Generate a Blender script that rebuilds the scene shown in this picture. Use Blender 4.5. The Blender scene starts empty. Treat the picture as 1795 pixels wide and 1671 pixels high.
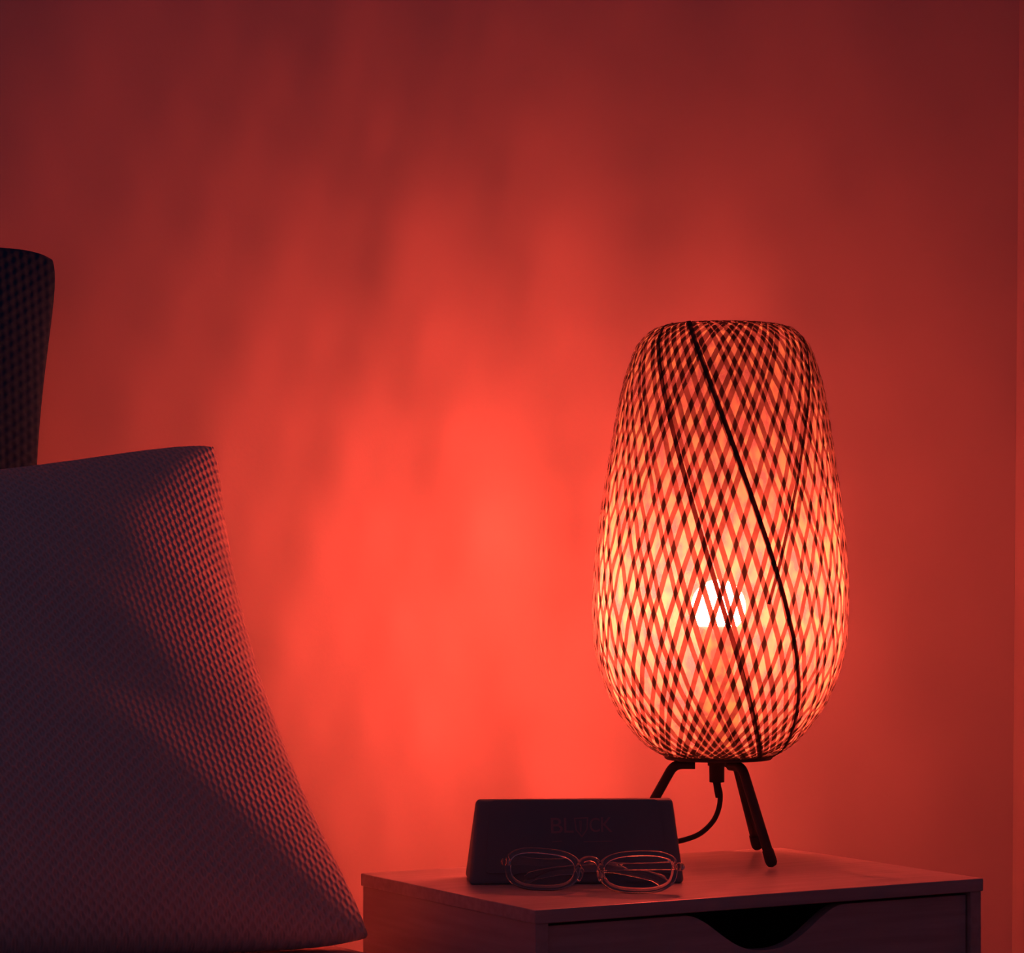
import bpy, bmesh, math, random
import numpy as np
from mathutils import Vector, Matrix
random.seed(7)
PI = math.pi
scn = bpy.context.scene
C = scn.collection

# ------------------------------------------------------------------ camera, light level
CZ = 0.834                                   # eye height above the floor
cam_d = bpy.data.cameras.new('camera'); cam = bpy.data.objects.new('camera', cam_d); C.objects.link(cam)
cam.location = (0, 0, CZ); cam.rotation_euler = (PI/2, 0, 0)
cam_d.sensor_width = 36; cam_d.lens = 5000/1795*36; cam_d.shift_y = 141.5/1795
cam_d.clip_start = 0.05
scn.camera = cam
scn.view_settings.view_transform = 'Standard'; scn.view_settings.look = 'None'
scn.view_settings.gamma = 1; scn.view_settings.exposure = 0; scn.view_settings.use_curve_mapping = False
w = bpy.data.worlds.new('dim_evening_room'); scn.world = w; w.use_nodes = True
w.node_tree.nodes['Background'].inputs[0].default_value = (0.0270, 0.0160, 0.0340, 1)
w.node_tree.nodes['Background'].inputs[1].default_value = 1.0
BULB_COLOR = (1.0, 0.064, 0.037); BULB_STRENGTH = 1150.0     # red-set lamp bulb, the only lamp in the room

# ------------------------------------------------------------------ room frame: a along the back wall, b towards it
YAW = math.radians(29.9)
U = Vector((math.cos(YAW), math.sin(YAW), 0)); V = Vector((-math.sin(YAW), math.cos(YAW), 0))
FL = Vector((0.0185, 2.294, 0))              # front left corner of the nightstand on the floor
def ab(a, b, z=0): return FL + U*a + V*b + Vector((0, 0, z))
def to_ab(p): q = Vector((p[0], p[1], 0)) - FL; return q.dot(U), q.dot(V)
TOP = 0.55; NW, ND = 0.46, 0.31
WALL_B = 0.685; CORNER_A = 1.068
BED_Z = 0.497

# ------------------------------------------------------------------ materials
def mat(name, base=(.5,.5,.5), rough=.6, spec=.5, metal=0, trans=0, ior=1.45):
    m = bpy.data.materials.new(name); m.use_nodes = True
    p = m.node_tree.nodes['Principled BSDF']
    p.inputs['Base Color'].default_value = (*base, 1); p.inputs['Roughness'].default_value = rough
    p.inputs['Specular IOR Level'].default_value = spec; p.inputs['Metallic'].default_value = metal
    p.inputs['Transmission Weight'].default_value = trans; p.inputs['IOR'].default_value = ior
    return m, m.node_tree, p
def noise_bump(nt, p, scale, strength, dist=.001, detail=4, vec=None):
    n = nt.nodes.new('ShaderNodeTexNoise'); n.inputs['Scale'].default_value = scale; n.inputs['Detail'].default_value = detail
    b = nt.nodes.new('ShaderNodeBump'); b.inputs['Strength'].default_value = strength; b.inputs['Distance'].default_value = dist
    tc = nt.nodes.new('ShaderNodeTexCoord'); nt.links.new(vec or tc.outputs['Object'], n.inputs['Vector'])
    nt.links.new(n.outputs['Fac'], b.inputs['Height']); nt.links.new(b.outputs['Normal'], p.inputs['Normal'])
    return n, b

M = {}
m, nt, p = mat('wall_paint', (.52,.50,.49), .85, .2); noise_bump(nt, p, 220, .25, .0006); M['wall'] = m
m, nt, p = mat('floor_boards', (.35,.24,.16), .5)
wv = nt.nodes.new('ShaderNodeTexWave'); wv.inputs['Scale'].default_value = 3; wv.inputs['Distortion'].default_value = 4
rp = nt.nodes.new('ShaderNodeValToRGB'); rp.color_ramp.elements[0].color = (.30,.20,.13,1); rp.color_ramp.elements[1].color = (.40,.28,.19,1)
nt.links.new(wv.outputs['Fac'], rp.inputs['Fac']); nt.links.new(rp.outputs['Color'], p.inputs['Base Color']); M['floor'] = m

def wood(name, c0, c1, rough, sc=(6, 90, 90)):
    m, nt, p = mat(name, c0, rough, .5)
    tc = nt.nodes.new('ShaderNodeTexCoord'); mp = nt.nodes.new('ShaderNodeMapping'); mp.inputs['Scale'].default_value = sc
    n = nt.nodes.new('ShaderNodeTexNoise'); n.inputs['Scale'].default_value = 1.6; n.inputs['Detail'].default_value = 6
    r = nt.nodes.new('ShaderNodeValToRGB'); r.color_ramp.elements[0].position = .35; r.color_ramp.elements[1].position = .68
    r.color_ramp.elements[0].color = (*c0, 1); r.color_ramp.elements[1].color = (*c1, 1)
    nt.links.new(tc.outputs['Object'], mp.inputs['Vector']); nt.links.new(mp.outputs['Vector'], n.inputs['Vector'])
    nt.links.new(n.outputs['Fac'], r.inputs['Fac']); nt.links.new(r.outputs['Color'], p.inputs['Base Color'])
    b = nt.nodes.new('ShaderNodeBump'); b.inputs['Strength'].default_value = .15; b.inputs['Distance'].default_value = .0004
    nt.links.new(n.outputs['Fac'], b.inputs['Height']); nt.links.new(b.outputs['Normal'], p.inputs['Normal'])
    return m
M['veneer'] = wood('wood_veneer', (.47,.46,.45), (.58,.57,.56), .38)
M['veneer_side'] = wood('wood_veneer_side', (.47,.46,.45), (.56,.55,.54), .42, (90, 6, 90))
M['drawer_inside'] = wood('drawer_inside', (.40,.33,.28), (.46,.40,.33), .6)
M['black_metal'] = mat('black_powder_coat', (.05,.045,.05), .55)[0]
M['rubber'] = mat('black_rubber', (.05,.045,.05), .8, .3)[0]
M['cable'] = mat('black_cable', (.05,.045,.05), .6)[0]
m, nt, p = mat('black_leatherette', (.20,.26,.28), .6, .35); noise_bump(nt, p, 900, .3, .0003); M['leather'] = m
M['logo'] = mat('debossed_print', (.40,.28,.30), .5)[0]
M['acetate'] = mat('clear_acetate', (.97,.93,.90), .04, .5, 0, 1, 1.49)[0]
M['lens'] = mat('lens_glass', (1,1,1), .0, .5, 0, 1, 1.05)[0]
M['steel'] = mat('hinge_steel', (.8,.8,.8), .25, .5, 1)[0]
M['brass'] = mat('socket_ring', (.06,.055,.06), .5)[0]

# bamboo strip: weak transmission through the strip plus diffuse reflection
def bamboo(name, refl, trans):
    m = bpy.data.materials.new(name); m.use_nodes = True; nt = m.node_tree
    nt.nodes.remove(nt.nodes['Principled BSDF']); out = nt.nodes['Material Output']
    d = nt.nodes.new('ShaderNodeBsdfDiffuse'); t = nt.nodes.new('ShaderNodeBsdfTranslucent'); a = nt.nodes.new('ShaderNodeAddShader')
    n = nt.nodes.new('ShaderNodeTexNoise'); n.inputs['Scale'].default_value = 60; n.inputs['Detail'].default_value = 3
    tc = nt.nodes.new('ShaderNodeTexCoord'); nt.links.new(tc.outputs['Object'], n.inputs['Vector'])
    for sh, col in ((d, refl), (t, trans)):
        r = nt.nodes.new('ShaderNodeValToRGB'); r.color_ramp.elements[0].position = .3; r.color_ramp.elements[1].position = .7
        r.color_ramp.elements[0].color = (*[c*.65 for c in col], 1); r.color_ramp.elements[1].color = (*[c*1.35 for c in col], 1)
        nt.links.new(n.outputs['Fac'], r.inputs['Fac']); nt.links.new(r.outputs['Color'], sh.inputs['Color'])
    nt.links.new(d.outputs[0], a.inputs[0]); nt.links.new(t.outputs[0], a.inputs[1]); nt.links.new(a.outputs[0], out.inputs['Surface'])
    return m
M['bamboo'] = bamboo('bamboo_strip', (.040,.040,.045), (.080,.074,.066))
M['bamboo_dark'] = bamboo('dark_bamboo_strip', (.05,.045,.05), (.022,.014,.012))
# gauze added inside the weave to spread even glow: part open, part translucent
m = bpy.data.materials.new('added_glow_gauze'); m.use_nodes = True; nt = m.node_tree
nt.nodes.remove(nt.nodes['Principled BSDF']); d = nt.nodes.new('ShaderNodeBsdfDiffuse'); t = nt.nodes.new('ShaderNodeBsdfTranslucent')
d.inputs['Color'].default_value = (.05,.05,.07,1); t.inputs['Color'].default_value = (.085,.15,.09,1)
tc = nt.nodes.new('ShaderNodeTexCoord'); mp = nt.nodes.new('ShaderNodeMapping'); mp.inputs['Scale'].default_value = (1, 1, .5); nt.links.new(tc.outputs['Object'], mp.inputs['Vector'])
nz = nt.nodes.new('ShaderNodeTexNoise'); nz.inputs['Scale'].default_value = 120; nz.inputs['Detail'].default_value = 1; nt.links.new(mp.outputs[0], nz.inputs['Vector'])
rr_ = nt.nodes.new('ShaderNodeValToRGB'); rr_.color_ramp.elements[0].position = .36; rr_.color_ramp.elements[1].position = .66
rr_.color_ramp.elements[0].color = (.060,.085,.075,1); rr_.color_ramp.elements[1].color = (.11,.235,.095,1)  # yellower, brighter patches of glow put into the translucent colour
nt.links.new(nz.outputs['Fac'], rr_.inputs['Fac']); nt.links.new(rr_.outputs['Color'], t.inputs['Color'])
ad = nt.nodes.new('ShaderNodeAddShader'); tr = nt.nodes.new('ShaderNodeBsdfTransparent'); mx = nt.nodes.new('ShaderNodeMixShader')
mx.inputs[0].default_value = .30        # open weave of the gauze
nt.links.new(d.outputs[0], ad.inputs[0]); nt.links.new(t.outputs[0], ad.inputs[1]); nt.links.new(ad.outputs[0], mx.inputs[1]); nt.links.new(tr.outputs[0], mx.inputs[2])
nt.links.new(mx.outputs[0], nt.nodes['Material Output'].inputs['Surface']); M['liner'] = m
# bulb with an added emission lobe towards the wall, steepening the falloff there
m = bpy.data.materials.new('glowing_bulb'); m.use_nodes = True; nt = m.node_tree
nt.nodes.remove(nt.nodes['Principled BSDF']); e = nt.nodes.new('ShaderNodeEmission'); e.inputs['Color'].default_value = (*BULB_COLOR, 1)
ge = nt.nodes.new('ShaderNodeNewGeometry'); dt = nt.nodes.new('ShaderNodeVectorMath'); dt.operation = 'DOT_PRODUCT'
AIM = (V*math.cos(math.radians(19)) + U*math.sin(math.radians(19)) - Vector((0,0,.10))).normalized(); dt.inputs[1].default_value = tuple(AIM); nt.links.new(ge.outputs['Normal'], dt.inputs[0])
def mnode(op, a, b):
    n = nt.nodes.new('ShaderNodeMath'); n.operation = op
    for i, q in enumerate((a, b)):
        if isinstance(q, (int, float)): n.inputs[i].default_value = q
        else: nt.links.new(q, n.inputs[i])
    return n.outputs[0]
st = mnode('MULTIPLY', mnode('ADD', mnode('MULTIPLY', mnode('POWER', mnode('MAXIMUM', dt.outputs['Value'], 0.0), 3.0), 9.8), 1.0), BULB_STRENGTH)
nt.links.new(st, e.inputs['Strength']); nt.links.new(e.outputs[0], nt.nodes['Material Output'].inputs['Surface']); M['bulb'] = m

# knitted cloth: staggered rows of oval stitches, in UV metres
def knit(name, col, cw, ch, depth, rough=.9):
    m, nt, p = mat(name, col, rough, .1)
    p.inputs['Sheen Weight'].default_value = .1
    uv = nt.nodes.new('ShaderNodeUVMap'); sx = nt.nodes.new('ShaderNodeSeparateXYZ'); nt.links.new(uv.outputs['UV'], sx.inputs[0])
    def mth(op, a, b=None):
        n = nt.nodes.new('ShaderNodeMath'); n.operation = op
        for i, q in enumerate((a, b)):
            if q is None: continue
            if isinstance(q, (int, float)): n.inputs[i].default_value = q
            else: nt.links.new(q, n.inputs[i])
        return n.outputs[0]
    nz = nt.nodes.new('ShaderNodeTexNoise'); nz.inputs['Scale'].default_value = 30; nt.links.new(uv.outputs['UV'], nz.inputs['Vector'])
    jit = mth('MULTIPLY', mth('SUBTRACT', nz.outputs['Fac'], .5), 1.6)
    X = mth('ADD', mth('MULTIPLY', sx.outputs[0], 2*PI/cw), jit); Y = mth('MULTIPLY', sx.outputs[1], 2*PI/ch)
    # ridge lines that wriggle left and right make a honeycomb of small dimples
    H = mth('MULTIPLY', X, .5)
    h = mth('MULTIPLY', mth('ADD', mth('COSINE', X), mth('ADD', mth('COSINE', mth('ADD', H, Y)), mth('COSINE', mth('SUBTRACT', H, Y)))), -.5)
    b = nt.nodes.new('ShaderNodeBump'); b.inputs['Strength'].default_value = 1; b.inputs['Distance'].default_value = depth
    nt.links.new(h, b.inputs['Height']); nt.links.new(b.outputs['Normal'], p.inputs['Normal'])
    return m
M['knit'] = knit('waffle_knit_cotton', (.82,.74,.68), .0050, .0085, .0010)
M['knit_dark'] = knit('dark_chunky_knit', (.026,.095,.170), .008, .011, .0009)
m, nt, p = mat('cotton_sheet', (.66,.55,.56), .9, .1); noise_bump(nt, p, 500, .4, .0006); M['sheet'] = m

# ------------------------------------------------------------------ object helpers
def tag(o, label=None, cat=None, group=None, kind=None):
    for k, v in (('label', label), ('category', cat), ('group', group), ('kind', kind)):
        if v: o[k] = v
    return o
def empty(name, loc, rz=0, label=None, cat=None):
    o = bpy.data.objects.new(name, None); C.objects.link(o); o.location = loc; o.rotation_euler = (0, 0, rz)
    o.empty_display_size = .05
    return tag(o, label, cat)
def link(name, me, m, parent=None, smooth=True):
    o = bpy.data.objects.new(name, me); C.objects.link(o)
    if m: me.materials.append(m)
    if smooth:
        for p in me.polygons: p.use_smooth = True
    if parent: o.parent = parent
    return o
def pydata(name, vs, fs, m, parent=None, smooth=True):
    me = bpy.data.meshes.new(name); me.from_pydata([tuple(v) for v in vs], [], fs); me.update()
    bm = bmesh.new(); bm.from_mesh(me); bmesh.ops.recalc_face_normals(bm, faces=bm.faces); bm.to_mesh(me); bm.free()
    return link(name, me, m, parent, smooth)
def from_bm(name, bm, m, parent=None, smooth=False):
    me = bpy.data.meshes.new(name); bm.normal_update(); bm.to_mesh(me); bm.free()
    return link(name, me, m, parent, smooth)
def box(name, lo, hi, m, parent=None, bev=.0015, seg=2):
    bm = bmesh.new(); bmesh.ops.create_cube(bm, size=1)
    for v in bm.verts: v.co = Vector([lo[i] + (v.co[i] + .5)*(hi[i]-lo[i]) for i in range(3)])
    if bev: bmesh.ops.bevel(bm, geom=list(bm.edges), offset=bev, segments=seg, profile=.6, affect='EDGES')
    return from_bm(name, bm, m, parent, False)
def frames(pts, closed=False):
    n = len(pts); T = []
    for i in range(n):
        a = pts[(i-1) % n] if (closed or i > 0) else pts[0]; b = pts[(i+1) % n] if (closed or i < n-1) else pts[-1]
        T.append((b-a).normalized())
    up = Vector((0,0,1)) if abs(T[0].z) < .9 else Vector((1,0,0))
    N = [(up - T[0]*up.dot(T[0])).normalized()]
    for i in range(1, n): N.append((N[-1] - T[i]*N[-1].dot(T[i])).normalized())
    return T, N
def tube(name, pts, r, m, parent=None, seg=16, closed=False, caps=True):
    pts = [Vector(p) for p in pts]; n = len(pts); rs = r if isinstance(r, (list, tuple)) else [r]*n
    T, N = frames(pts, closed); vs, fs = [], []
    for i in range(n):
        B = T[i].cross(N[i])
        for k in range(seg):
            a = 2*PI*k/seg; vs.append(pts[i] + (N[i]*math.cos(a) + B*math.sin(a))*rs[i])
    for i in range(n if closed else n-1):
        for k in range(seg):
            j = (i+1) % n; fs.append((i*seg+k, i*seg+(k+1) % seg, j*seg+(k+1) % seg, j*seg+k))
    if not closed and caps:
        fs.append(tuple(range(seg))); fs.append(tuple(range((n-1)*seg, n*seg)))
    return pydata(name, vs, fs, m, parent)
def spline(pts, n=12, closed=False):
    P = [Vector(p) for p in pts]; out = []; L = len(P)
    for i in range(L if closed else L-1):
        g = (lambda k: P[k % L]) if closed else (lambda k: P[max(0, min(L-1, k))])
        p0, p1, p2, p3 = g(i-1), g(i), g(i+1), g(i+2)
        for k in range(n):
            t = k/n
            out.append(.5*((2*p1) + (p2-p0)*t + (2*p0-5*p1+4*p2-p3)*t*t + (3*p1-p0-3*p2+p3)*t**3))
    if not closed: out.append(P[-1])
    return out
def lathe(name, prof, m, parent=None, seg=64, cz=(0,0), caps=True):
    vs, fs = [], []
    for r, z in prof:
        for k in range(seg):
            a = 2*PI*k/seg; vs.append((cz[0]+r*math.cos(a), cz[1]+r*math.sin(a), z))
    for i in range(len(prof)-1):
        for k in range(seg): fs.append((i*seg+k, i*seg+(k+1) % seg, (i+1)*seg+(k+1) % seg, (i+1)*seg+k))
    if caps and prof[0][0] > 1e-5: fs.append(tuple(range(seg)))
    if caps and prof[-1][0] > 1e-5: fs.append(tuple(range((len(prof)-1)*seg, len(prof)*seg)))
    o = pydata(name, vs, fs, m, parent)
    return o

# ------------------------------------------------------------------ the setting
def wall(name, quad_ab, z0, z1, lean=0):
    vs = []
    for z in (z0, z1):
        for a, b in quad_ab: vs.append(ab(a + lean*(z-CZ), b, z))
    fs = [(0,1,2,3), (4,5,6,7), (0,1,5,4), (1,2,6,5), (2,3,7,6), (3,0,4,7)]
    o = pydata(name, vs, fs, M['wall'], None, False); o['kind'] = 'structure'; return o
LEAN = .0102
wall('wall_back', [(-2.2, WALL_B), (CORNER_A+.12, WALL_B), (CORNER_A+.12, WALL_B+.12), (-2.2, WALL_B+.12)], 0, 2.5)
wall('wall_right', [(CORNER_A, WALL_B-.0003), (CORNER_A, -1.9), (CORNER_A+.12, -1.9), (CORNER_A+.12, WALL_B-.0003)], 0, 2.5, LEAN)
fl = pydata('floor', [ab(-2.2, -3.2, 0), ab(1.3, -3.2, 0), ab(1.3, WALL_B+.12, 0), ab(-2.2, WALL_B+.12, 0),
                      ab(-2.2, -3.2, -.1), ab(1.3, -3.2, -.1), ab(1.3, WALL_B+.12, -.1), ab(-2.2, WALL_B+.12, -.1)],
            [(0,1,2,3), (4,5,6,7), (0,1,5,4), (1,2,6,5), (2,3,7,6), (3,0,4,7)], M['floor'], None, False)
fl['kind'] = 'structure'

# ------------------------------------------------------------------ nightstand
ns = empty('nightstand', ab(NW/2, ND/2), YAW, 'light wooden nightstand with half-moon drawer cutout, standing under the glowing lamp', 'nightstand')
hw, hd = NW/2, ND/2; ST, OV = .0115, .0015; PT = .012
box('tabletop', (-hw, -hd, TOP-ST), (hw, hd, TOP), M['veneer'], ns, .0012)
box('side_panel', (-hw+OV, -hd+OV, 0), (-hw+OV+PT, hd-OV, TOP-ST), M['veneer_side'], ns, .0008)
box('side_panel', (hw-OV-PT, -hd+OV, 0), (hw-OV, hd-OV, TOP-ST), M['veneer_side'], ns, .0008)
box('back_panel', (-hw+OV+PT, hd-OV-.006, .06), (hw-OV-PT, hd-OV, TOP-ST), M['veneer'], ns, 0)
box('bottom_panel', (-hw+OV+PT, -hd+.004, .06), (hw-OV-PT, hd-OV-.006, .072), M['veneer'], ns, 0)
def drawer(z0, z1):
    x0, x1 = -hw+OV+PT+.002, hw-OV-PT-.002; yf = -hd+OV+.0045; th = .012
    cx, cw, cd = .0, .082, .034                      # half-moon grip cut from the top edge
    top = [(x0, z1)]
    n = 28
    for i in range(n+1):
        t = -1 + 2*i/n
        top.append((cx + cw*t, z1 - cd*(.5+.5*math.cos(PI*abs(t)**1.25))))
    top.append((x1, z1))
    top = [top[0]] + [q for q in top[1:-1]] + [top[-1]]
    bm = bmesh.new(); cols = []
    for x, z in top:
        cols.append([bm.verts.new((x, yf, z)), bm.verts.new((x, yf, z0)), bm.verts.new((x, yf+th, z)), bm.verts.new((x, yf+th, z0))])
    for A, B in zip(cols, cols[1:]):
        bm.faces.new((A[1], B[1], B[0], A[0])); bm.faces.new((A[2], B[2], B[3], A[3]))
        bm.faces.new((A[0], B[0], B[2], A[2])); bm.faces.new((A[3], B[3], B[1], A[1]))
    for A in (cols[0], cols[-1]): bm.faces.new((A[0], A[2], A[3], A[1]))
    bmesh.ops.recalc_face_normals(bm, faces=bm.faces)
    f = from_bm('drawer_front', bm, M['veneer'], ns)
    yb = hd-.03; y0 = yf+th+.0003; zt = z1-.045; zb = z0+.012
    bm = bmesh.new()
    def b(lo, hi):
        r = bmesh.ops.create_cube(bm, size=1)
        for v in r['verts']: v.co = Vector([lo[i] + (v.co[i]+.5)*(hi[i]-lo[i]) for i in range(3)])
    b((x0+.008, y0, zb), (x1-.008, yb, zb+.006)); b((x0+.008, y0, zb+.006), (x0+.018, yb, zt)); b((x1-.018, y0, zb+.006), (x1-.008, yb, zt))
    b((x0+.018, yb-.01, zb+.006), (x1-.018, yb, zt))
    from_bm('drawer_box', bm, M['drawer_inside'], f)
drawer(.305, TOP-ST-.003); drawer(.074, .302)

# ------------------------------------------------------------------ table lamp
LX, LY = .192, 2.667; PXM = 2.667/5000                 # metres per photograph pixel at the lamp's distance
lamp = empty('table_lamp', (LX, LY, TOP), 0, 'glowing woven bamboo table lamp on black tripod legs', 'lamp')
def lz(y): return CZ - TOP + (977-y)*PXM               # photograph row -> height above the table top
prof_px = [(96,571),(108,574),(122,579),(136,590),(151,608),(162,635),(171,662),(180,700),(188,746),(196,796),(204,846),(210,892),(216,940),(221,990),(223.5,1045),
           (222.5,1098),(219,1135),(213,1163),(204,1192),(195,1215),(182,1240),(167,1262),(151,1282),(133,1301),(115,1314),(100,1322),(90,1326)]
prof = [(q.x, q.y) for q in spline([(r*PXM, lz(y), 0) for r, y in prof_px], 10)]
CL = 65*PXM
NST = 54; arc = [0]; phi = [0]
for i in range(1, len(prof)):
    ds = math.hypot(prof[i][0]-prof[i-1][0], prof[i][1]-prof[i-1][1]); r = .5*(prof[i][0]+prof[i-1][0])
    arc.append(arc[-1]+ds); phi.append(phi[-1] + CL/(r*math.sqrt(r*r-CL*CL))*ds)
TC = math.atan2(-LY, -LX)                              # bearing of the viewer from the lamp
SH_DX = .0045                                          # the shade leans a little to the right
def shade_pt(i, th, off=0):
    r, z = prof[i]; j0, j1 = max(0, i-1), min(len(prof)-1, i+1)
    tr, tz = prof[j1][0]-prof[j0][0], prof[j1][1]-prof[j0][1]; L = math.hypot(tr, tz); nr, nz = -tz/L, tr/L
    if nr < 0 and abs(nr) > .2: nr, nz = -nr, -nz
    ang = TC + th; c, s = math.cos(ang), math.sin(ang)
    f = (z-lz(1331))/(lz(572)-lz(1331))
    P = Vector(((r+nr*off)*c + SH_DX*f + .001, (r+nr*off)*s, z+nz*off)); Nn = Vector((nr*c, nr*s, nz))
    return P, Nn
def strip(vs, fs, th0, sgn, width, lift=0, amp=.0006, wob=0, upto=1.0):
    base = len(vs); n = int(len(prof)*upto); ph = random.uniform(0, 6.28)
    pts = []
    for i in range(n):
        pts.append(shade_pt(i, th0 + sgn*phi[i] + wob*math.sin(5*phi[i]+ph), sgn*amp*math.cos(NST*phi[i]) + lift))
    for i in range(n):
        P, Nn = pts[i]; T = (pts[min(n-1, i+1)][0]-pts[max(0, i-1)][0]).normalized(); W = Nn.cross(T).normalized()*width/2
        vs += [P-W, P+Nn*.00022, P+W]
    for i in range(n-1):
        a = base+3*i; fs += [(a, a+1, a+4, a+3), (a+1, a+2, a+5, a+4)]
vs, fs = [], []
for k in range(NST):
    for sgn in (1, -1):
        th = 2*PI*k/NST + random.gauss(0, .016)
        strip(vs, fs, th, sgn, random.uniform(.0041, .0055), 0, .0006, random.uniform(.002, .010))
def strips(name, vs, fs, m, parent):
    me = bpy.data.meshes.new(name); me.from_pydata([tuple(v) for v in vs], [], fs); me.update(); return link(name, me, m, parent, True)
shade = strips('lamp_shade', vs, fs, M['bamboo'], lamp)
lathe('added_glow_liner', [(r-.0042, z) for r, z in prof[14:-4]], M['liner'], shade, 96, (SH_DX*.5+.001, 0), False)
bpy.data.objects['added_glow_liner']['label'] = 'gauze liner added inside the weave to even out the glow'
def phi_at(y):
    z = lz(y); return phi[min(range(len(prof)), key=lambda i: abs(prof[i][1]-z))]
for y, th, sgn, wd in ((640, -12.8, 1, .0044), (680, -35.5, 1, .0044), (660, 60, -1, .0033)):
    vs, fs = [], []; strip(vs, fs, math.radians(th) - sgn*phi_at(y), sgn, wd, .0010, .0002, .004, 1.0 if sgn > 0 else .55)
    o = strips('dark_strip', vs, fs, M['bamboo_dark'], shade); o['label'] = 'darker bamboo strip running down the weave'
# rims of the weave
rt, rb = prof[0], prof[-1]
def ring_pts(r, z, dx): return [(r*math.cos(2*PI*k/72)+dx, r*math.sin(2*PI*k/72), z) for k in range(72)]
o = tube('top_rim', ring_pts(rt[0], rt[1]-.001, SH_DX+.001), .0016, M['bamboo_dark'], shade, 8, True)
zb = lz(1331)
lathe('base_plate', [(.0, zb), (.049, zb), (.0505, zb+.0012), (.0505, zb+.0040), (.049, zb+.005), (0, zb+.005)], M['black_metal'], lamp, 64, (.001, 0))
# socket and bulb
lathe('lamp_socket', [(0, zb+.005), (.019, zb+.005), (.019, zb+.052), (.0165, zb+.058), (0, zb+.058)], M['brass'], lamp, 32, (.001, 0))
bz = lz(1064)
RB = .0255
bp = [(0, bz+RB)] + [(RB*math.sin(q), bz+RB*math.cos(q)) for q in [PI*k/24 for k in range(1, 19)]]
o = lathe('light_bulb', bp, M['bulb'], lamp, 40, (.001, 0)); o['label'] = 'lit bulb glowing through the weave'
lathe('bulb_neck', [(bp[-1][0], bp[-1][1]), (.0155, bz-.032), (.0135, zb+.0585)], M['black_metal'], o, 32, (.001, 0))

# tripod legs
for ang in (PI, math.radians(-60), math.radians(60)):
    d = Vector((math.cos(ang), math.sin(ang), 0)); zl = zb-.0048; R = .0866; rl = .0046
    A = d*.021; Bc = d*.0405; F = d*R
    pts = [A + Vector((0,0,zl)), d*.030 + Vector((0,0,zl))]
    dn = (F - Bc + Vector((0,0,-zl+.008))).normalized() if False else (Vector((F.x, F.y, .008)) - Vector((Bc.x, Bc.y, zl))).normalized()
    Bp = Bc + Vector((0,0,zl)); q0 = Bp - d*.008; q1 = Bp + dn*.008
    for k in range(7):
        t = k/6; pts.append(q0*(1-t)**2 + Bp*2*t*(1-t) + q1*t*t)
    tip = Bp + dn*((Bp.z-.0052)/(-dn.z)); pts += [Bp + dn*.03, Bp+dn*.06, tip - dn*.0105]
    lg = tube('leg', pts, rl, M['black_metal'], lamp, 18)
    fp = [tip - dn*.014, tip - dn*.0135, tip - dn*.004, tip - dn*.001, tip + dn*.0012, tip + dn*.0022]
    tube('rubber_foot', fp, [.0046, .0053, .0055, .0052, .0040, .0018], M['rubber'], lg, 18)
# cord with its strain relief
cn = tube('cord_connector', [(-.0005,0,zb), (-.0005,0,zb-.006), (-.0005,0,zb-.0062), (-.0005,0,zb-.0215)], [.0086, .0086, .0072, .0070], M['black_metal'], lamp, 20)
tube('strain_relief', [(-.0005,0,zb-.0215), (.0005,0,zb-.030), (.001,0,zb-.036)], [.0036, .0034, .0027], M['rubber'], cn, 14)
def lp(x, y, dy): return ((x-1257)*PXM*(1+dy/2.667), dy, lz(y))
cpts = [(-.0005,0,zb-.0215), lp(1262,1392,0), lp(1260,1418,.004), lp(1250,1442,.008), lp(1228,1464,.012), lp(1198,1476,.014), lp(1160,1484,.016), lp(1120,1490,.022), lp(1090,1492,.035)]
LP0 = Vector((LX, LY, 0)); e1, e2, e3, e4, e5 = [ab(*q) - LP0 for q in ((.285, ND-.03, .0027), (.298, ND-.006, .0030), (.33, .36, .0034), (.39, .52, .0034), (.432, .655, .0089))]
pc = tube('power_cord', spline(cpts[:7] + [tuple(e1), tuple(e2), tuple(e3), tuple(e4), tuple(e5)], 10), .0025, M['cable'], lamp, 12)
tube('plug', [e5 - V*.004, e5 + V*.012, e5 + V*.0125, e5 + V*.0285], [.0040, .0060, .0085, .0085], M['rubber'], pc, 16)

# ------------------------------------------------------------------ glasses case
def on_table(px, py): Y = 5000*(CZ-TOP)/(py-977); return Vector(((px-897.5)/5000*Y, Y, TOP))
g0, g1 = on_table(822, 1552), on_table(1200, 1549)
gdir = (g1-g0).normalized(); gl = (g1-g0).length; gyaw = math.atan2(gdir.y, gdir.x)
gc = (g0+g1)/2
case = empty('glasses_case', gc, gyaw, 'black triangular folding glasses case with debossed lettering, behind the spectacles', 'glasses case')
GH, GD = .0722, .066; bl = gl/2; tl = gl/2-.0075
def prism(name, L0, L1, y0, y1, yr, z0, zr, m, parent, bev, inset=0):
    bm = bmesh.new()
    vv = [bm.verts.new(c) for c in ((-L0, y0, z0), (L0, y0, z0), (L0, y1, z0), (-L0, y1, z0), (-L1, yr-.0035, zr), (L1, yr-.0035, zr), (L1, yr+.0035, zr), (-L1, yr+.0035, zr))]
    for f in ((0,1,5,4), (1,2,6,5), (2,3,7,6), (3,0,4,7), (4,5,6,7), (0,1,2,3)): bm.faces.new([vv[i] for i in f])
    bmesh.ops.recalc_face_normals(bm, faces=bm.faces)
    bmesh.ops.bevel(bm, geom=list(bm.edges), offset=bev, segments=4, profile=.5, affect='EDGES')
    return from_bm(name, bm, m, parent, True)
YR = .026
body = prism('case_body', bl, tl, .0, GD, YR, 0, GH, M['leather'], case, .004)
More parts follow.
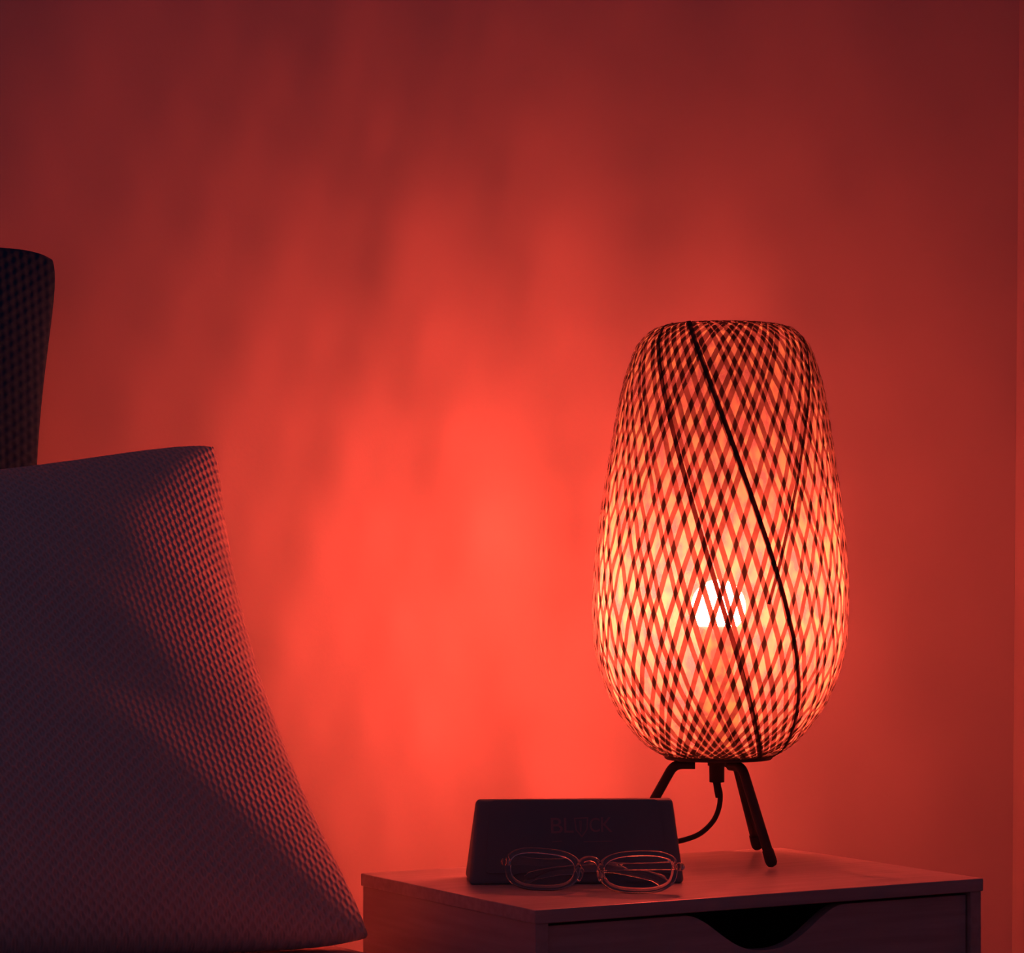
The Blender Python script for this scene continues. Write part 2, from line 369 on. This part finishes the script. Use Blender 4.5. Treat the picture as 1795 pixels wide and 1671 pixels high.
# closing flap laid over the front panel
ft = Vector((0, YR-.0035, GH)); fb = Vector((0, 0, 0)); up = (ft-fb).normalized(); nrm = Vector((0, -up.z, up.y))
def fp_(x, h, o): q = fb + up*h + nrm*o; return (x, q.y, q.z)
HL = (ft-fb).length
bm = bmesh.new(); ring = []
hx = lambda h: bl - (bl-tl)*h/HL - .013
lo_h, hi_h = .010, HL-.001
out = [(-hx(lo_h), lo_h), (hx(lo_h), lo_h), (hx(hi_h), hi_h), (-hx(hi_h), hi_h)]
A = [bm.verts.new(fp_(x, h, .0016)) for x, h in out]; B = [bm.verts.new(fp_(x, h, .0001)) for x, h in out]
bm.faces.new(A); bm.faces.new(B[::-1])
for i in range(4): bm.faces.new((A[i], B[i], B[(i+1) % 4], A[(i+1) % 4]))
bmesh.ops.recalc_face_normals(bm, faces=bm.faces)
bmesh.ops.bevel(bm, geom=[e for e in bm.edges if e.calc_length() < .003], offset=.004, segments=4, profile=.5, affect='EDGES')
flap = from_bm('front_flap', bm, M['leather'], case)
# lettering
def text_mesh(body_, size):
    cu = bpy.data.curves.new('lettering', 'FONT'); cu.body = body_; cu.size = size; cu.extrude = .00012; cu.align_x = 'LEFT'
    o = bpy.data.objects.new('lettering', cu); C.objects.link(o); bpy.context.view_layer.update()
    me = bpy.data.meshes.new_from_object(o.evaluated_get(bpy.context.evaluated_depsgraph_get())); bpy.data.objects.remove(o); bpy.data.curves.remove(cu); return me
def px_on_flap(px, py):
    # viewing ray onto the flap plane, returned as (x along the case, height up the panel)
    R = Matrix.Rotation(-gyaw, 3, 'Z'); o = R @ (cam.location - gc); d = R @ Vector(((px-897.5)/5000, 1, (977-py)/5000))
    t = (-.0018 + nrm.dot(fb) - nrm.dot(o))/nrm.dot(d) if False else (nrm.dot(fb - o) + .0017)/nrm.dot(d)
    q = o + d*t; return q.x, up.dot(q-fb)
lg = bmesh.new()
def add_letter(ch, x0, x1, y0, y1):
    me = text_mesh(ch, 1); co = np.zeros(len(me.vertices)*3); me.vertices.foreach_get('co', co); co = co.reshape(-1, 3)
    mn, mx = co.min(0), co.max(0); (a0, h0) = px_on_flap(x0, y1); (a1, h1) = px_on_flap(x1, y0)
    t = bmesh.new(); t.from_mesh(me)
    for v in t.verts:
        x = a0 + (v.co.x-mn[0])/(mx[0]-mn[0])*(a1-a0); h = h0 + (v.co.y-mn[1])/(mx[1]-mn[1])*(h1-h0)
        v.co = Vector(fp_(x, h, .0019 if v.co.z > 0 else .0015))
    m2 = bpy.data.meshes.new('t'); t.to_mesh(m2); t.free(); lg.from_mesh(m2); bpy.data.meshes.remove(m2)
add_letter('B', 966, 986, 1434, 1461); add_letter('L', 989, 1005, 1434, 1460); add_letter('C', 1034, 1051, 1434, 1459); add_letter('K', 1054, 1073, 1433, 1459)
# the shield-shaped O that dips below the line
def outline(pts, wdt):
    P = [Vector((*px_on_flap(x, y), 0)) for x, y in pts]; n = len(P)
    for i in range(n):
        a, b = P[i], P[(i+1) % n]; d = (b-a).normalized(); s = Vector((-d.y, d.x, 0))*wdt/2; a = a - d*wdt*.4; b = b + d*wdt*.4
        q = [lg.verts.new(fp_(c.x, c.y, .0018)) for c in (a+s, a-s, b-s, b+s)]; lg.faces.new(q)
outline([(1007,1435), (1030,1434), (1029,1454), (1020,1467), (1010,1455)], .0011)
outline([(1016,1440), (1019,1440), (1018.5,1458), (1017.5,1458)], .0006)
for x0, x1 in ((968, 985), (1023, 1073)):
    a, h = px_on_flap(x0, 1476); b, h2 = px_on_flap(x1, 1475)
    q = [lg.verts.new(fp_(x, hh, .0018)) for x, hh in ((a, h-.0003), (b, h2-.0003), (b, h2+.0003), (a, h+.0003))]; lg.faces.new(q)
o = from_bm('logo_print', lg, M['logo'], flap); o['label'] = 'faint debossed lettering'

# ------------------------------------------------------------------ spectacles
s0, s1 = on_table(884, 1561), on_table(1178, 1570)
sd = (s1-s0); syaw = math.atan2(sd.y, sd.x); sc = (s0+s1)/2
gl_ = empty('spectacles', sc, syaw, 'clear plastic rimmed spectacles with folded temples, lying in front of the black case', 'glasses')
FH = .0365; LW = .067; FWID = .1545; tilt = math.radians(14)
def fpnt(x, z, y=0):                                   # the front leans back; it also wraps slightly
    yy = y + .9*x*x
    return Vector((x, yy*math.cos(tilt) + z*math.sin(tilt), z*math.cos(tilt) - yy*math.sin(tilt)*0 + .0002))
def lens_outline(sg, grow, n=64):
    out = []; cx = sg*.0415; a = LW/2 - .005 + grow; b = FH/2 - .005 + grow
    for k in range(n):
        t = 2*PI*k/n; c, s = math.cos(t), math.sin(t); e = 2/2.7
        x = a*abs(c)**e*(1 if c > 0 else -1); z = b*abs(s)**e*(1 if s > 0 else -1)
        x *= 1 + .05*(z/b)                              # wider at the top
        z += .0015*(sg*x/a)*(1 if z > 0 else .0)         # upper outer corner kicks up
        out.append((cx + x, z + FH/2))
    return out
bm = bmesh.new()
def band(inner, outer, y0, y1, rnd=.0008):
    n = len(inner); R = []
    sec = lambda i: [(*inner[i], y0+rnd), (*[inner[i][k]*.75+outer[i][k]*.25 for k in (0,1)], y0), (*[inner[i][k]*.25+outer[i][k]*.75 for k in (0,1)], y0), (*outer[i], y0+rnd),
                     (*outer[i], y1-rnd), (*[inner[i][k]*.25+outer[i][k]*.75 for k in (0,1)], y1), (*[inner[i][k]*.75+outer[i][k]*.25 for k in (0,1)], y1), (*inner[i], y1-rnd)]
    for i in range(n): R.append([bm.verts.new(fpnt(x, z, y)) for x, z, y in sec(i)])
    for i in range(n):
        for k in range(8):
            bm.faces.new((R[i][k], R[i][(k+1) % 8], R[(i+1) % n][(k+1) % 8], R[(i+1) % n][k]))
for sg in (-1, 1): band(lens_outline(sg, 0), lens_outline(sg, .005), 0, .0042)
bmesh.ops.recalc_face_normals(bm, faces=bm.faces)
front = from_bm('frame_front', bm, M['acetate'], gl_, True)
br = [fpnt(-.0095, FH*.60, .002), fpnt(-.006, FH*.74, .0015), fpnt(0, FH*.79, .001), fpnt(.006, FH*.74, .0015), fpnt(.0095, FH*.60, .002)]
tube('bridge', spline(br, 6), .0024, M['acetate'], front, 12)
for sg in (-1, 1):
    np_ = [fpnt(sg*.0085, FH*.55, .0045), fpnt(sg*.0075, FH*.48, .0062), fpnt(sg*.0085, FH*.36, .0068), fpnt(sg*.0105, FH*.26, .0048)]
    tube('nose_pad', spline(np_, 5), [.0012]+[.0021]*14+[.0012], M['acetate'], front, 10)
    pts = lens_outline(sg, -.0002); cxz = (sg*.0415, FH/2); bm = bmesh.new()
    for y in (.0014, .0030):
        rings = []
        for f in (1, .66, .33):
            rings.append([bm.verts.new(fpnt(cxz[0]+(x-cxz[0])*f, cxz[1]+(z-cxz[1])*f, y - .0012*(1-f*f))) for x, z in pts])
        c0 = bm.verts.new(fpnt(cxz[0], cxz[1], y-.0012)); n = len(pts)
        for A, B in zip(rings, rings[1:]):
            for i in range(n): bm.faces.new((A[i], A[(i+1) % n], B[(i+1) % n], B[i]))
        for i in range(n): bm.faces.new((rings[-1][i], rings[-1][(i+1) % n], c0))
        if y < .002: first = rings[0]
        else:
            for i in range(n): bm.faces.new((first[i], first[(i+1) % n], rings[0][(i+1) % n], rings[0][i]))
    bmesh.ops.recalc_face_normals(bm, faces=bm.faces)
    from_bm('lens', bm, M['lens'], gl_, True)
    # end piece, hinge and folded temple
    xe = sg*(.0415+LW/2-.0005); ze = FH*.64
    tube('end_piece', [fpnt(xe-sg*.002, ze, .002), fpnt(xe+sg*.0015, ze, .0026), fpnt(xe+sg*.0028, ze-.0006, .006), fpnt(xe+sg*.0026, ze-.001, .0105)], [.0030, .0034, .0033, .0028], M['acetate'], front, 12)
    hb = fpnt(xe+sg*.001, ze-.001, .0118)
    tube('hinge', [hb+Vector((0,0,-.0032)), hb+Vector((0,0,.0032))], .0017, M['steel'], gl_, 12)
    yo = .0145 if sg > 0 else .0200
    zs = fpnt(xe, ze, 0).z
    tp = [Vector((xe+sg*.001, hb.y+.002, zs-.001)), Vector((xe-sg*.012, hb.y+.0035+(.000 if sg > 0 else .006), zs-.0012)), Vector((sg*.02, hb.y+.0035+(.0 if sg > 0 else .0065), zs-.0030)),
          Vector((-sg*.012, hb.y+.004+(.0 if sg > 0 else .0065), zs-.0055)), Vector((-sg*.040, hb.y+.004+(.0 if sg > 0 else .0065), .0135)), Vector((-sg*.062, hb.y+.004+(0 if sg > 0 else .0065), .0085))]
    sp = spline(tp, 8); n = len(sp); T, N = frames(sp); vs, fs = [], []
    for i in range(n):
        t = i/(n-1); hz = (.0032 if t < .6 else .0032+.0010*math.sin((t-.6)/.4*PI*.8)) if i < n-2 else .0020
        for k in range(12):
            a = 2*PI*k/12; ca_, sa_ = math.cos(a), math.sin(a)
            vs.append(sp[i] + Vector((0, 1, 0))*.0015*abs(ca_)**.6*(1 if ca_ > 0 else -1) + Vector((0, 0, 1))*hz*abs(sa_)**.6*(1 if sa_ > 0 else -1))
    for i in range(n-1):
        for k in range(12): fs.append((i*12+k, i*12+(k+1) % 12, (i+1)*12+(k+1) % 12, (i+1)*12+k))
    fs.append(tuple(range(12))); fs.append(tuple(range((n-1)*12, n*12)))
    pydata('temple', vs, fs, M['acetate'], gl_)

# ------------------------------------------------------------------ bed, bedding and pillows
BA0, BA1, BB0, BB1 = -1.66, -.034, -1.36, WALL_B-.012
bed = empty('bed', ab((BA0+BA1)/2, (BB0+BB1)/2), YAW, 'bed with pale bedding beside the nightstand, under the leaning pillows', 'bed')
ha, hb_ = (BA1-BA0)/2, (BB1-BB0)/2
box('bed_base', (-ha+.02, -hb_+.02, .12), (ha-.02, hb_-.0, .26), M['veneer'], bed, .006)
for sx in (-1, 1):
    for sy in (-1, 1): box('leg', (sx*(ha-.08)-.03, sy*(hb_-.08)-.03, 0), (sx*(ha-.08)+.03, sy*(hb_-.08)+.03, .12), M['veneer'], bed, .004)
MT = BED_Z-.012
box('mattress', (-ha, -hb_, .26), (ha, hb_, MT), M['sheet'], bed, .035, 6)
# bed cover: a soft sheet laid over the mattress, rounded over the side edge and hanging a little
na, nb = 60, 90; vs, fs = [], []
rng = random.Random(3); wv = [(rng.uniform(8, 30), rng.uniform(6, 26), rng.uniform(0, 6.28), rng.uniform(.0006, .002)) for _ in range(7)]
drop = .18; Wf = 2*ha + drop*2; rr = .045
def cover(sv, bv, off):
    # sv runs across the bed from edge of the left drop to the edge of the right one
    half = ha - rr + .003; x = abs(sv); sg = 1 if sv > 0 else -1; q = PI/2*rr
    if x < half: a, z = x, BED_Z
    elif x < half+q: t = (x-half)/rr; a, z = half+rr*math.sin(t), BED_Z-rr+rr*math.cos(t)
    else: a, z = half+rr, BED_Z-rr-(x-half-q)
    n = Vector((0,0,1)) if x < half else (Vector((sg*math.sin(min((x-half)/rr, PI/2)), 0, math.cos(min((x-half)/rr, PI/2)))))
    h = sum(A*math.sin(f*sv+g*bv+p_) for f, g, p_, A in wv)*.6
    return Vector((sg*a, bv, z)) + n*(h+off)
for off in (0, -.006):
    for i in range(na+1):
        f = i/na*2-1; sv = Wf/2*(abs(f)**.6)*(1 if f > 0 else -1)
        for j in range(nb+1): vs.append(cover(sv, -hb_+2*hb_*j/nb*.995, off))
S = (na+1)*(nb+1); ix = lambda i, j: i*(nb+1)+j
for i in range(na):
    for j in range(nb):
        fs.append((ix(i,j), ix(i+1,j), ix(i+1,j+1), ix(i,j+1))); fs.append((S+ix(i,j), S+ix(i,j+1), S+ix(i+1,j+1), S+ix(i+1,j)))
for i in range(na):
    for j in (0, nb): fs.append((ix(i,j), ix(i+1,j), S+ix(i+1,j), S+ix(i,j)))
for j in range(nb):
    for i in (0, na): fs.append((ix(i,j), ix(i,j+1), S+ix(i,j+1), S+ix(i,j)))
cv = pydata('bed_cover', vs, fs, M['sheet'], bed)

def pillow(name, origin, ew, eh, hw_, hh_, th, bow_w, bow_h, m, label, n=(150, 120), wr=0, seed=1, pw=2.4, expo=.55, corner=.03, slant=0):
    """square cushion with drawn-in sides; ew, eh are its width and height directions"""
    en = ew.cross(eh).normalized(); rg = random.Random(seed)
    cre = [(rg.uniform(2, 7), rg.uniform(2, 7), rg.uniform(0, 6.28)) for _ in range(6)]
    o = empty(name, origin, 0) if False else None
    vs, fs, uvs = [], [], []
    nx, ny = n
    def place(s, t, side):
        x = hw_*s*(1-bow_w*(1-t*t)); y = hh_*t*(1-(bow_h if t > 0 else bow_h*.12)*(1-s*s))
        # round the four corners
        k = abs(s)**9*abs(t)**9
        x -= corner*k*(1 if s > 0 else -1); y -= corner*k*(1 if t > 0 else -1)
        q = (max(0, 1-abs(s)**pw))**expo*(max(0, 1-abs(t)**pw))**expo
        wrk = wr*sum(math.sin(a*s*2+b*t*2+c) for a, b, c in cre)*q
        y += slant*(x-hw_)*(t+1)/2
        return ew*x + eh*y + en*(side*(th*q + .004) + wrk), x, y
    g = [math.sin(PI/2*(2*i/nx-1))*.45+(2*i/nx-1)*.55 for i in range(nx+1)]; h = [math.sin(PI/2*(2*j/ny-1))*.45+(2*j/ny-1)*.55 for j in range(ny+1)]
    for side in (1, -1):
        for i in range(nx+1):
            for j in range(ny+1):
                P, x, y = place(g[i], h[j], side); vs.append(P); uvs.append((x, y))
    S = (nx+1)*(ny+1); ix = lambda i, j: i*(ny+1)+j
    for i in range(nx):
        for j in range(ny):
            fs.append((ix(i,j), ix(i+1,j), ix(i+1,j+1), ix(i,j+1))); fs.append((S+ix(i,j), S+ix(i,j+1), S+ix(i+1,j+1), S+ix(i+1,j)))
    for i in range(nx):
        fs.append((ix(i,0), S+ix(i,0), S+ix(i+1,0), ix(i+1,0))); fs.append((ix(i,ny), ix(i+1,ny), S+ix(i+1,ny), S+ix(i,ny)))
    for j in range(ny):
        fs.append((ix(0,j), ix(0,j+1), S+ix(0,j+1), S+ix(0,j))); fs.append((ix(nx,j), S+ix(nx,j), S+ix(nx,j+1), ix(nx,j+1)))
    me = bpy.data.meshes.new(name); me.from_pydata([tuple(v) for v in vs], [], fs); me.update()
    ul = me.uv_layers.new(name='UVMap'); arr = np.array(uvs)
    li = np.zeros(len(me.loops), dtype=np.int32); me.loops.foreach_get('vertex_index', li); ul.data.foreach_set('uv', arr[li].ravel())
    o = link(name, me, m, None, True); o.location = origin
    return tag(o, label, 'pillow')
HWP = .33
# front pillow leans back towards the wall
T = ab(-.098, .40, CZ+.107); B = ab(-.053, .168, CZ-.329)
eh = (T-B).normalized()
RP = math.radians(-16); EW = U*math.cos(RP) + V*math.sin(RP); 
pillow('pillow', (T+B)/2 - EW*HWP, EW, eh, HWP, (T-B).length/2, .098, .10, .10, M['knit'], 'large knitted pillow leaning on the bed, red light along its right edge', wr=.0006, seed=4, expo=.5, corner=.009, pw=2.9, slant=.105)
# dark cushion behind it, nearly upright against the wall
HH2, HW2 = .316, .33
eh2 = (V*.10 + Vector((0,0,1))).normalized()
EW2 = U*math.cos(math.radians(-4)) + V*math.sin(math.radians(-4))
pillow('cushion', ab(-.159, .592, CZ+.297-HH2+.007) - EW2*HW2, EW2, eh2, HW2, HH2, .038, .13, .01, M['knit_dark'], 'dark knitted cushion standing upright behind the large pillow', n=(90, 90), wr=.002, seed=9, corner=.016, slant=.06)
